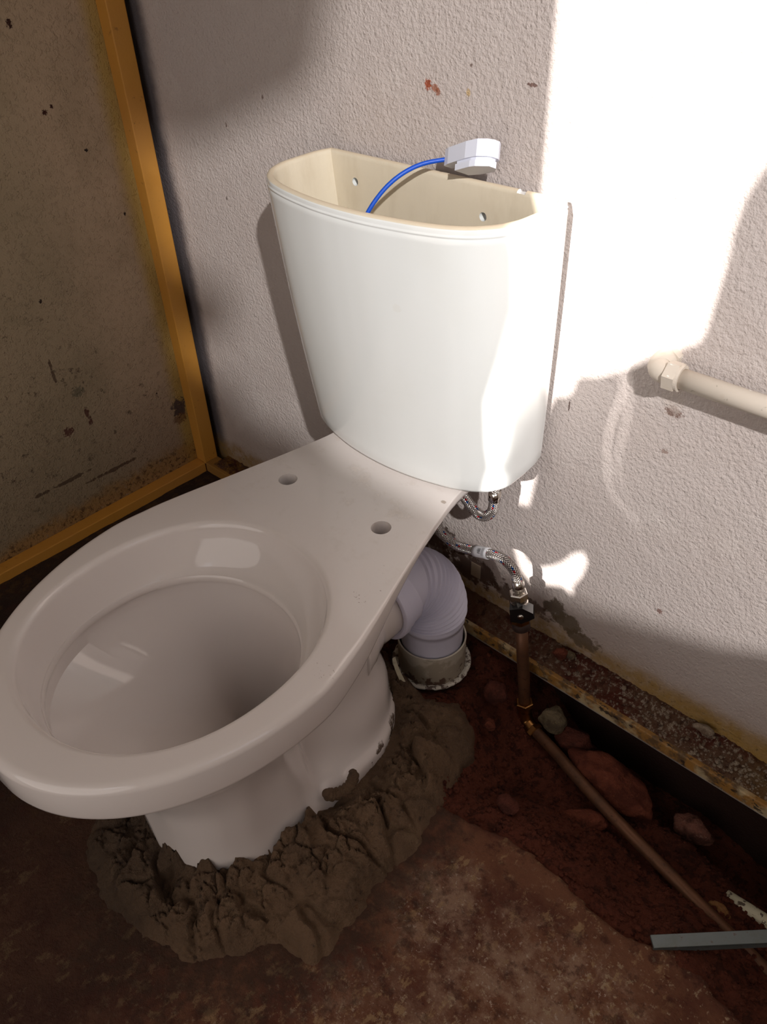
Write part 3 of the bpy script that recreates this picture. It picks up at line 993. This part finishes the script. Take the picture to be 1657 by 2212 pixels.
# elbow made of fanned circular sections
A0 = np.array([.707, -.145, .147]); A1 = np.array([.743, -.083, .050])
piv_y, piv_z = -.145, .085
rings = []
NS = 520
RIBS = [.27, .33, .40, .46, .51, .56, .61, .66, .72, .79, .85, .90, .955]
for k in range(NS + 1):
    t = k / NS
    th = t * PI / 2
    cx = A0[0] + (A1[0] - A0[0]) * sst(t, 0, 1)
    cy = piv_y + .062 * math.sin(th) + .010 * math.sin(PI * t); cz = piv_z + .062 * math.cos(th) + .017 * math.sin(PI * t)
    tv = Vector((0.22 * math.sin(PI * t), math.cos(th), -math.sin(th))).normalized()
    u_ = Vector((1, 0, 0)); u_ = (u_ - tv * u_.dot(tv)).normalized(); v_ = u_.cross(tv)
    rr_ = .0530 + sum(.0040 * max(0, 1 - abs((t - q) / (.016 if t < q else .004))) for q in RIBS) + (.0012 if t < .22 else 0)
    rings.append([tuple(Vector((cx, cy, cz)) + (u_ * math.cos(2 * PI * i / 72) + v_ * math.sin(2 * PI * i / 72)) * rr_) for i in range(72)])
last = rings[-1]
for dz, s_ in ((.003, 1.02), (.009, 1.02), (.0095, .985), (.018, .98), (.030, .97), (.060, .96)):
    c_ = np.mean(np.array(last), 0)
    rings.append([tuple((np.array(q) - c_) * s_ + c_ - np.array([0, 0, dz])) for q in last])
vs, fs = loft(rings)
o = mesh_obj('ribbed_elbow', vs, fs, M_conn, conn)


def revolve(name, prof, mat, parent, mtx, n=64):
    rg = []
    for (h_, r_) in prof:
        rg.append([tuple(mtx @ Vector((r_ * math.cos(2 * PI * i / n), r_ * math.sin(2 * PI * i / n), h_))) for i in range(n)])
    vs_, fs_ = loft(rg, True)
    return mesh_obj(name, vs_, fs_, mat, parent)


# collar gripping the spigot
MY = Matrix.Translation((.707, -.172, .146)) @ Matrix.Rotation(-PI / 2, 4, 'X')   # local z -> +y
o = revolve('collar', [(.006, .0500), (.004, .0540), (.0015, .0545), (.0005, .0575), (.0, .0580), (0, .0625), (.0012, .0640), (.012, .0640), (.0130, .0628), (.0135, .0612), (.024, .0608), (.0245, .0585), (.044, .0575), (.046, .052)], M_conn, conn, MY)
smooth_by_angle(o, 30)
# socket of the floor pipe
sock = empty('floor_pipe', (.742, -.083, -.03), 'cream plastic sewer pipe socket with a broken white rim standing up from the soil', 'pipe')
MZ = Matrix.Translation((.743, -.083, -.06))
o = revolve('pipe_socket', [(0, .0570), (.085, .0570), (.094, .0575), (.0945, .0550), (.085, .0548), (0, .054)], M_pvc, sock, MZ); smooth_by_angle(o, 35)
rg = []
for h_, r_ in ((.020, .057), (.026, .066), (.0285, .0675), (.0305, .0655), (.031, .062), (.029, .060), (.0285, .0565)):
    rg.append([(.742 + (r_ + .0015 * mn.noise(Vector((math.cos(a) * 9, math.sin(a) * 9, 2)))) * math.cos(a), -.083 + r_ * math.sin(a), -.057 + h_ + .0025 * mn.noise(Vector((math.cos(a) * 7, math.sin(a) * 7, 5)))) for a in [2 * PI * i / 120 for i in range(120)]])
vs, fs = loft(rg)
mesh_obj('white_rim', vs, fs, M_ring, sock)['label'] = 'chipped white rim caked with soil'

# ------------------------------------------------------------------ braided hose, valve, copper pipe
hose = empty('braided_hose', (.845, -.03, .21), 'braided steel water hose with red and blue flecks curving from cistern to stop valve', 'hose')
hp = [(.813, -.028, .352), (.8135, -.028, .315), (.812, -.030, .298), (.803, -.031, .285), (.789, -.030, .280), (.770, -.026, .285), (.745, -.018, .290), (.715, -.010, .285), (.695, -.010, .262), (.697, -.020, .233),
      (.712, -.030, .211), (.728, -.031, .202), (.750, -.031, .1985), (.778, -.030, .2045), (.805, -.030, .2135), (.825, -.030, .2195), (.843, -.030, .2190), (.857, -.030, .2105), (.8655, -.030, .195), (.868, -.030, .178)]
tube_obj('hose_braid', catmull(hp, 8), .0078, M_hose, hose, 24, uv=True)
tube_obj('crimp_ferrule', [(.8655, -.030, .196), (.8675, -.030, .186), (.868, -.030, .176)], [.0088, .0090, .0088], M_chrome, hose, 24)
tube_obj('crimp_ferrule', [(.8135, -.028, .318), (.8135, -.028, .335)], .0090, M_chrome, hose, 24)


def hexnut(bm, c, r, h, axis=Vector((0, 0, 1)), rot=0.0, ch=.8):
    q = axis.to_track_quat('Z', 'Y').to_matrix().to_4x4()
    for (z0, z1, ra, rb) in ((-h / 2, -h / 2 + h * .12, r * ch + r * .1, r), (-h / 2 + h * .12, h / 2 - h * .12, r, r), (h / 2 - h * .12, h / 2, r, r * ch + r * .1)):
        bmesh.ops.create_cone(bm, segments=6, radius1=ra, radius2=rb, depth=z1 - z0, cap_ends=True,
                              matrix=Matrix.Translation(c) @ q @ Matrix.Rotation(rot, 4, 'Z') @ Matrix.Translation((0, 0, (z0 + z1) / 2)))


# label sleeve: paper band with bars and lines of print
sl = catmull(hp, 8)
i0 = min(range(len(sl)), key=lambda i: np.linalg.norm(sl[i] - np.array([.797, -.03, .2105])) + (0 if sl[i][2] < .25 else 9))
seg = [sl[i0 + k] for k in (-3, -1, 0, 1, 3, 5)]
lab = tube_obj('paper_label', [tuple(q) for q in seg], .0092, M_label, hose, 32)
lab['label'] = 'white paper sleeve with a small barcode'
c0 = Vector(seg[0]); c1 = Vector(seg[-1]); ax = (c1 - c0).normalized(); cl_ = (c0 + c1) / 2
vw = (Vector(CAM) - cl_); vw = (vw - ax * vw.dot(ax)).normalized(); sd = ax.cross(vw)


def on_label(a, phi, r=.00932):   # a along, phi round
    return cl_ + ax * a + (vw * math.cos(phi) + sd * math.sin(phi)) * r


bm = bmesh.new()


def patch_(a0, a1, p0, p1):
    n = 6; prev = None
    for k in range(n + 1):
        ph = p0 + (p1 - p0) * k / n
        cur = (bm.verts.new(on_label(a0, ph)), bm.verts.new(on_label(a1, ph)))
        if prev: bm.faces.new((prev[0], prev[1], cur[1], cur[0]))
        prev = cur


rb = random.Random(5); ph = -.55
while ph < .35:
    wd = rb.choice((.03, .05, .08)); patch_(-.002, .0035, ph, ph + wd); ph += wd + rb.choice((.03, .05))
for a0 in (.0052, .0066, .0080, .0094):
    ph = -.75
    while ph < .6:
        wd = rb.uniform(.05, .16); patch_(a0, a0 + .0006, ph, ph + wd); ph += wd + .04
for a0 in (-.0034,):
    ph = -.5
    while ph < .0: patch_(a0, a0 + .0006, ph, ph + .07); ph += .11
bo = bm_obj('barcode', bm, M_ink, lab)

valve = empty('stop_valve', (.872, -.03, .12), 'small chrome stop valve with a black handle between braided hose and copper pipe', 'valve')
axv = Vector((.868 - .879, 0, .178 - .115)).normalized()
def vp_(t): return Vector((.868, -.030, .172)) - axv * t
bm = bmesh.new(); hexnut(bm, vp_(.006), .0148, .013, axv, .3); bmesh.ops.create_cone(bm, segments=32, radius1=.0125, radius2=.0125, depth=.006, cap_ends=True, matrix=Matrix.Translation(vp_(.0145)) @ axv.to_track_quat('Z', 'Y').to_matrix().to_4x4())
bm_obj('union_nut', bm, M_chrome, valve, smooth=False)
tube_obj('valve_body', [tuple(vp_(t)) for t in (.016, .018, .026, .028, .040, .042, .048)], [.0125, .0142, .0142, .0125, .0125, .0138, .0138], M_chrome, valve, 28)
# black handle towards the camera side
side = Vector((.55, -.83, .1)).normalized(); side = (side - axv * side.dot(axv)).normalized(); tv = axv.cross(side)
hm = Matrix.Translation(vp_(.031) + side * .004); hm3 = Matrix((tv, -axv, side)).transposed().to_4x4()
hpts = [(-.0135, -.014), (.006, -.016), (.021, -.006), (.0225, .003), (.014, .008), (.002, .013), (-.0135, .009)]
prism('handle', hpts, -.004, .0175, M_black, valve, .0025, hm @ hm3)['label'] = 'glossy black plastic handle'
tube_obj('handle_screw', [tuple(vp_(.031) + side * .020 + tv * .002), tuple(vp_(.031) + side * .0225 + tv * .002)], .0045, M_chrome, valve, 18)
bm = bmesh.new(); hexnut(bm, vp_(.053), .0150, .010, axv, .1); bm_obj('compression_nut', bm, M_brass, valve, smooth=False)['label'] = 'brass compression nut'
tube_obj('backnut', [tuple(vp_(t)) for t in (.058, .060, .070, .072)], [.0125, .0140, .0140, .012], M_rubber, valve, 28)['label'] = 'dark grimy back nut'

cop = empty('copper_pipe', (.90, -.03, -.09), 'weathered copper water pipe rising from the trench to the stop valve', 'pipe')
tube_obj('riser', [tuple(vp_(.068)), (.8865, -.030, .05), (.896, -.031, -.02), (.9035, -.032, -.082)], .0098, M_copper, cop, 24)
tube_obj('elbow', catmull([(.9025, -.032, -.062), (.9045, -.033, -.082), (.911, -.0355, -.096), (.924, -.040, -.100), (.935, -.043, -.1005)], 5), .0122, M_brass, cop, 24)
bm = bmesh.new(); hexnut(bm, Vector((.9015, -.032, -.062)), .0155, .010, Vector((-.12, 0, 1)), .2)
bm_obj('elbow_nut', bm, M_brass, cop, smooth=False)
bm = bmesh.new(); hexnut(bm, Vector((.932, -.042, -.1005)), .0150, .010, Vector((1, -.25, 0)), .2)
bm_obj('elbow_nut', bm, M_brass, cop, smooth=False)
tube_obj('buried_run', catmull([(.926, -.040, -.0985), (.985, -.058, -.094), (1.015, -.070, -.090), (1.079, -.090, -.088), (1.16, -.110, -.088), (1.226, -.125, -.088), (1.268, -.135, -.088), (1.321, -.147, -.088), (1.366, -.157, -.088), (1.60, -.210, -.088)], 6), .0093, M_copper, cop, 24)
cop['label'] = 'weathered copper water pipe running along the trench and rising to the stop valve'

# ------------------------------------------------------------------ conduit on the right of the back wall
cond = empty('wall_pipe', (1.02, .034, .562), 'cream painted pipe with an elbow coming out of the back wall, right of the cistern', 'pipe')
tube_obj('pipe_run', [(1.018, .018, .568), (1.12, .018, .568), (1.30, .018, .567), (1.84, .018, .565)], .0118, M_conduit, cond, 28)
tube_obj('elbow', catmull([(1.018, .018, .568), (1.006, .018, .568), (.998, .0195, .5685), (.9935, .024, .569), (.992, .031, .570), (.992, .055, .572)], 6), [float(v) for v in np.interp(np.linspace(0, 1, 31), [0, .45, .5, .62, .66, 1], [.0120, .0125, .0128, .0125, .0135, .0145])], M_conduit, cond, 28)
bm = bmesh.new(); hexnut(bm, Vector((1.014, .018, .568)), .0172, .014, Vector((1, 0, 0)), .25, .9)
bmesh.ops.create_cone(bm, segments=32, radius1=.0152, radius2=.0152, depth=.004, cap_ends=True, matrix=Matrix.Translation((1.0225, .018, .568)) @ Matrix.Rotation(PI / 2, 4, 'Y'))
bm_obj('coupling_nut', bm, M_conduit, cond, smooth=False)
bm = bmesh.new(); hexnut(bm, Vector((.992, .046, .5715)), .0172, .012, Vector((0, 1, 0)), .1, .9)
bm_obj('wall_nut', bm, M_conduit, cond, smooth=False)
# plaster dab around the elbow where it leaves the wall
M_dab = Mat('plaster_dab', (204, 192, 184), .85, spec=.25)
M_dab.bump(M_dab.noise(120, 4, .6), .002, .8)
bm = bmesh.new(); rock_bm(bm, (.992, .052, .573), (.023, .0045, .021), 4, .3, 4, planes=3)
bm_obj('plaster_collar', bm, M_dab, cond)['label'] = 'lump of plaster round the elbow'

# ------------------------------------------------------------------ steel bar, cream pipe end
bm = bmesh.new(); box_bm(bm, (-.005, -.008, 0), (.42, .008, .0035)); box_bm(bm, (-.005, -.008, -.010), (.42, -.0055, .0034)); bevel(bm, .0006, 1)
bar = bm_obj('steel_bar', bm, M_bar, smooth=False)
bar.location = (1.250, -.2525, -.020); bar.rotation_euler = (0, 0, math.atan2(-.1555 + .2525, 1.3475 - 1.250))
tag(bar, 'grey galvanised steel angle bar bridging the trench from the broken slab edge', 'bar')
o = tube_obj('cream_pipe', [(1.284, -.078, -.128), (1.33, -.080, -.120), (1.60, -.09, -.100)], .012, M_wpipe, None, 28)
tag(o, 'cream plastic pipe end half buried in the trench at its right end', 'pipe')

# ------------------------------------------------------------------ rocks
rock('rock', (.948, -.018, -.078), (.024, .020, .028), 11, M_greyrock, 'greenish grey angular rock beside the copper elbow under the ledge', rot=.4)
rock('rock', (.990, -.012, -.104), (.034, .026, .030), 12, M_darkrock, 'dark red rock between the grey rock and the big red rock', rot=.2)
rock('rock', (1.078, -.046, -.094), (.074, .034, .030), 5, M_redrock, 'big flat red rock lying across the trench beside the copper pipe', rot=-.05, rough=.30)
rock('rock', (1.076, -.123, -.100), (.036, .015, .015), 14, M_redrock, 'flat red stone touching the near side of the copper pipe', rot=.45)
rock('rock', (1.205, -.008, -.135), (.034, .022, .024), 15, M_pinkrock, 'pinkish rubble lump in the dark trench under the ledge')
rock('rock', (.866, -.070, -.026), (.022, .018, .022), 16, M_darkrock, 'upright dark red stone in the soil between floor pipe and copper pipe')
rock('rock', (.893, -.118, -.040), (.011, .010, .009), 17, M_redrock, 'small orange red stone on the soil beside the mortar')
rock('rock', (1.286, -.118, -.100), (.016, .011, .010), 18, M_ochre, 'small ochre stone resting against the copper pipe near the cream pipe')
rock('rock', (.921, .027, .026), (.013, .010, .012), 19, M_redrock, 'reddish stone on the ledge right of the copper pipe', rot=.6)
rock('rock', (.937, .034, .027), (.008, .007, .006), 20, M_greyrock, 'small grey stone on the ledge beside the reddish stone')
rock('rock', (1.160, .036, .034), (.016, .008, .006), 21, M_crumb, 'pale flat flake of plaster on the ledge against the wall foot', cat='rubble')
rock('rock', (1.00, -.215, -.034), (.018, .014, .010), 22, M_darkrock, 'half buried red lump in the soil near the slab edge')
rock('rock', (1.135, -.205, -.070), (.022, .016, .012), 23, M_darkrock, 'half buried dark red lump in the middle of the trench soil')

# crumbs on the ledge and soil clods: uncountable
bm = bmesh.new(); rr2 = random.Random(9)
for k in range(420):
    x = rr2.uniform(.88, 1.5); y = rr2.uniform(.010, .046)
    if rr2.random() > (x - .86) / .35: continue
    s = rr2.uniform(.0012, .0036) * (1.4 if rr2.random() < .1 else 1)
    zz_ = float(rub_h(np.array([[x]]), np.array([[y]]))[0, 0])
    rock_bm(bm, (x, y, zz_ + s * .4), (s, s * rr2.uniform(.6, 1), s * .7), k, .3, 1, rot=rr2.uniform(0, 3), planes=3)
for v in bm.verts: pass
tag(bm_obj('plaster_crumbs', bm, M_crumb, smooth=False), 'pale plaster crumbs scattered along the ledge at the wall foot', 'crumbs', kind='stuff')
bm = bmesh.new(); cnt = 0
for k in range(2600):
    x = rr2.uniform(.80, 1.45); y = rr2.uniform(-.30, -.0)
    if poly_sdf(np.array([[x]]), np.array([[y]]), SLAB)[0, 0] > -.004: continue
    s = rr2.uniform(.0015, .0045) * (1.6 if rr2.random() < .06 else 1)
    zz_ = float(soil_h(np.array([[x]]), np.array([[y]]))[0, 0])
    rock_bm(bm, (x, y, zz_ + s * .3), (s, s * rr2.uniform(.7, 1), s * .8), k, .3, 1, rot=rr2.uniform(0, 3), planes=3)
tag(bm_obj('soil_clods', bm, M_soil, smooth=False), 'small clods of red soil scattered over the trench bottom', 'soil', kind='stuff')

# ------------------------------------------------------------------ mortar
MORT = [(.60, -.15), (0.697, -0.135), (0.745, -0.155), (0.798, -0.150), (0.838, -0.125), (0.880, -0.145), (0.907, -0.184), (0.925, -0.239), (0.940, -0.290), (0.955, -0.345), (0.957, -0.415), (0.960, -0.478), (0.972, -0.525), (0.966, -0.560),
        (0.914, -0.575), (0.892, -0.616), (0.833, -0.668), (0.757, -0.685), (0.696, -0.700), (0.626, -0.683), (0.575, -0.641), (0.54, -0.57), (.52, -.40), (.54, -.22)]
BASE = [(q[0], q[1]) for q in hw_poly(body[.012], 40)]


def worley(X, Y, cell, seed):
    """distance to the nearest and second nearest point, and the id of the nearest"""
    rs = np.random.RandomState(seed); T = rs.rand(64, 64, 5)
    gx = X / cell; gy = Y / cell; ix = np.floor(gx).astype(int); iy = np.floor(gy).astype(int)
    f1 = np.full(X.shape, 9.); f2 = f1.copy(); pr = [np.zeros(X.shape) for _ in range(5)]
    for a in (-1, 0, 1):
        for b in (-1, 0, 1):
            t = T[(ix + a) % 64, (iy + b) % 64]
            px = ix + a + t[..., 0]; py = iy + b + t[..., 1]; d = np.hypot(gx - px, gy - py)
            n = d < f1
            f2 = np.where(n, f1, np.minimum(f2, d)); f1 = np.where(n, d, f1)
            for q, val in enumerate((gx - px, gy - py, t[..., 2], t[..., 3], t[..., 4])): pr[q] = np.where(n, val, pr[q])
    return f1, f2, pr


def chunks(X, Y, cell, seed, warp):
    wx = X + fbm(X + 2, Y, .45 / cell, 3) * warp * cell; wy = Y + fbm(X, Y + 5, .45 / cell, 3) * warp * cell
    f1, f2, pr = worley(wx, wy, cell, seed)
    plate = pr[2] + (pr[3] - .5) * pr[0] * 1.1 + (pr[4] - .5) * pr[1] * 1.1
    return plate * sst(f2 - f1, 0, .16)


def mort_fn(X, Y):
    wx = X + fbm(X, Y, 14, 3) * .014 + fbm(X, Y, 60, 3) * .004; wy = Y + fbm(X + 9, Y, 14, 3) * .014 + fbm(X + 4, Y, 60, 3) * .004
    d = poly_sdf(wx, wy, MORT); db = -poly_sdf(X, Y, BASE)
    m_ = sst(d, -.002, .016)
    h = .010 + .026 * np.exp(-np.clip(db, 0, 1) / .04) * (1 - .9 * sst(X, .76, .80) * sst(Y, -.46, -.40) * sst(-Y, .17, .22))
    side = 1 - .75 * sst(X, .76, .80) * sst(Y, -.46, -.40) * sst(.03 - db, 0, .025)
    c1 = chunks(X, Y, .062, 1, 1.2); c2 = chunks(X, Y, .021, 2, 1.0); c3 = chunks(X, Y, .007, 3, .6)
    calm = sst(fbm(X + 5, Y + 2, 8, 2), -.04, .12) * sst(db, .02, .05)      # trowelled places
    far = 1 - .5 * sst(db, .04, .10)
    h = h + side * c1 * .026 * far + side * (c2 * .011 + c3 * .005 * sst(c2, 0, .4) + fbm(X, Y, 110, 3, .6, True) * .0035) * (1 - calm * .6) * far
    h += fbm(X, Y, 200, 2) * .0012
    return -.029 + (h + .010) * sst(d, -.002, .038) ** .8 - .07 * sst(-d, -.001, .010) + fbm(X, Y, 130, 3) * .002


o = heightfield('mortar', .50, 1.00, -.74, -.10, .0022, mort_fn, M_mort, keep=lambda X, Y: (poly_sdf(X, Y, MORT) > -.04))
tag(o, 'wet grey brown mortar heaped roughly round the foot of the toilet', 'mortar', kind='stuff')

# curl of mortar leaning on the base
cp = catmull([(.8245, -.405, .036), (.828, -.398, .026), (.834, -.384, .022), (.838, -.370, .027), (.838, -.362, .040), (.834, -.361, .048)], 6)
o = tube_obj('mortar_curl', cp, [float(v) * (1 + .12 * math.sin(i * 2.1)) for i, v in enumerate(np.interp(np.linspace(0, 1, len(cp)), [0, .15, .8, 1], [.005, .0088, .0080, .0045]))], M_mort, None, 18)
tag(o, 'smooth curled roll of mortar stuck to the toilet foot', 'mortar')
# peeling corner of the label at the foot of the pan

# scrap of old paper on the wall, peeling sticker on the back of the pan
M_scrap = Mat('old_paper', (150, 132, 112), .8)
o = box_obj('paper_scrap', (.720, .0480, .062), (.740, .0500, .092), M_scrap, .0006)
tag(o, 'small beige scrap stuck low on the back wall behind the braided hose', 'scrap')
M_stk = Mat('sticker', (224, 216, 190), .4)
bm = bmesh.new(); prev = None
for k in range(9):
    t = k / 8; z = .085 - .050 * t; x = .762 + .012 * t * t; y = -.196 + .004 * t
    cur = [bm.verts.new((x - .001, y - .001, z)), bm.verts.new((x + .001 + .004 * t, y + .004, z + .002))]
    if prev: bm.faces.new((prev[0], prev[1], cur[1], cur[0]))
    prev = cur
bmesh.ops.solidify(bm, geom=bm.faces[:], thickness=.0006)
bm_obj('sticker', bm, M_stk, toilet)['label'] = 'curled white sticker edge at the back of the foot'
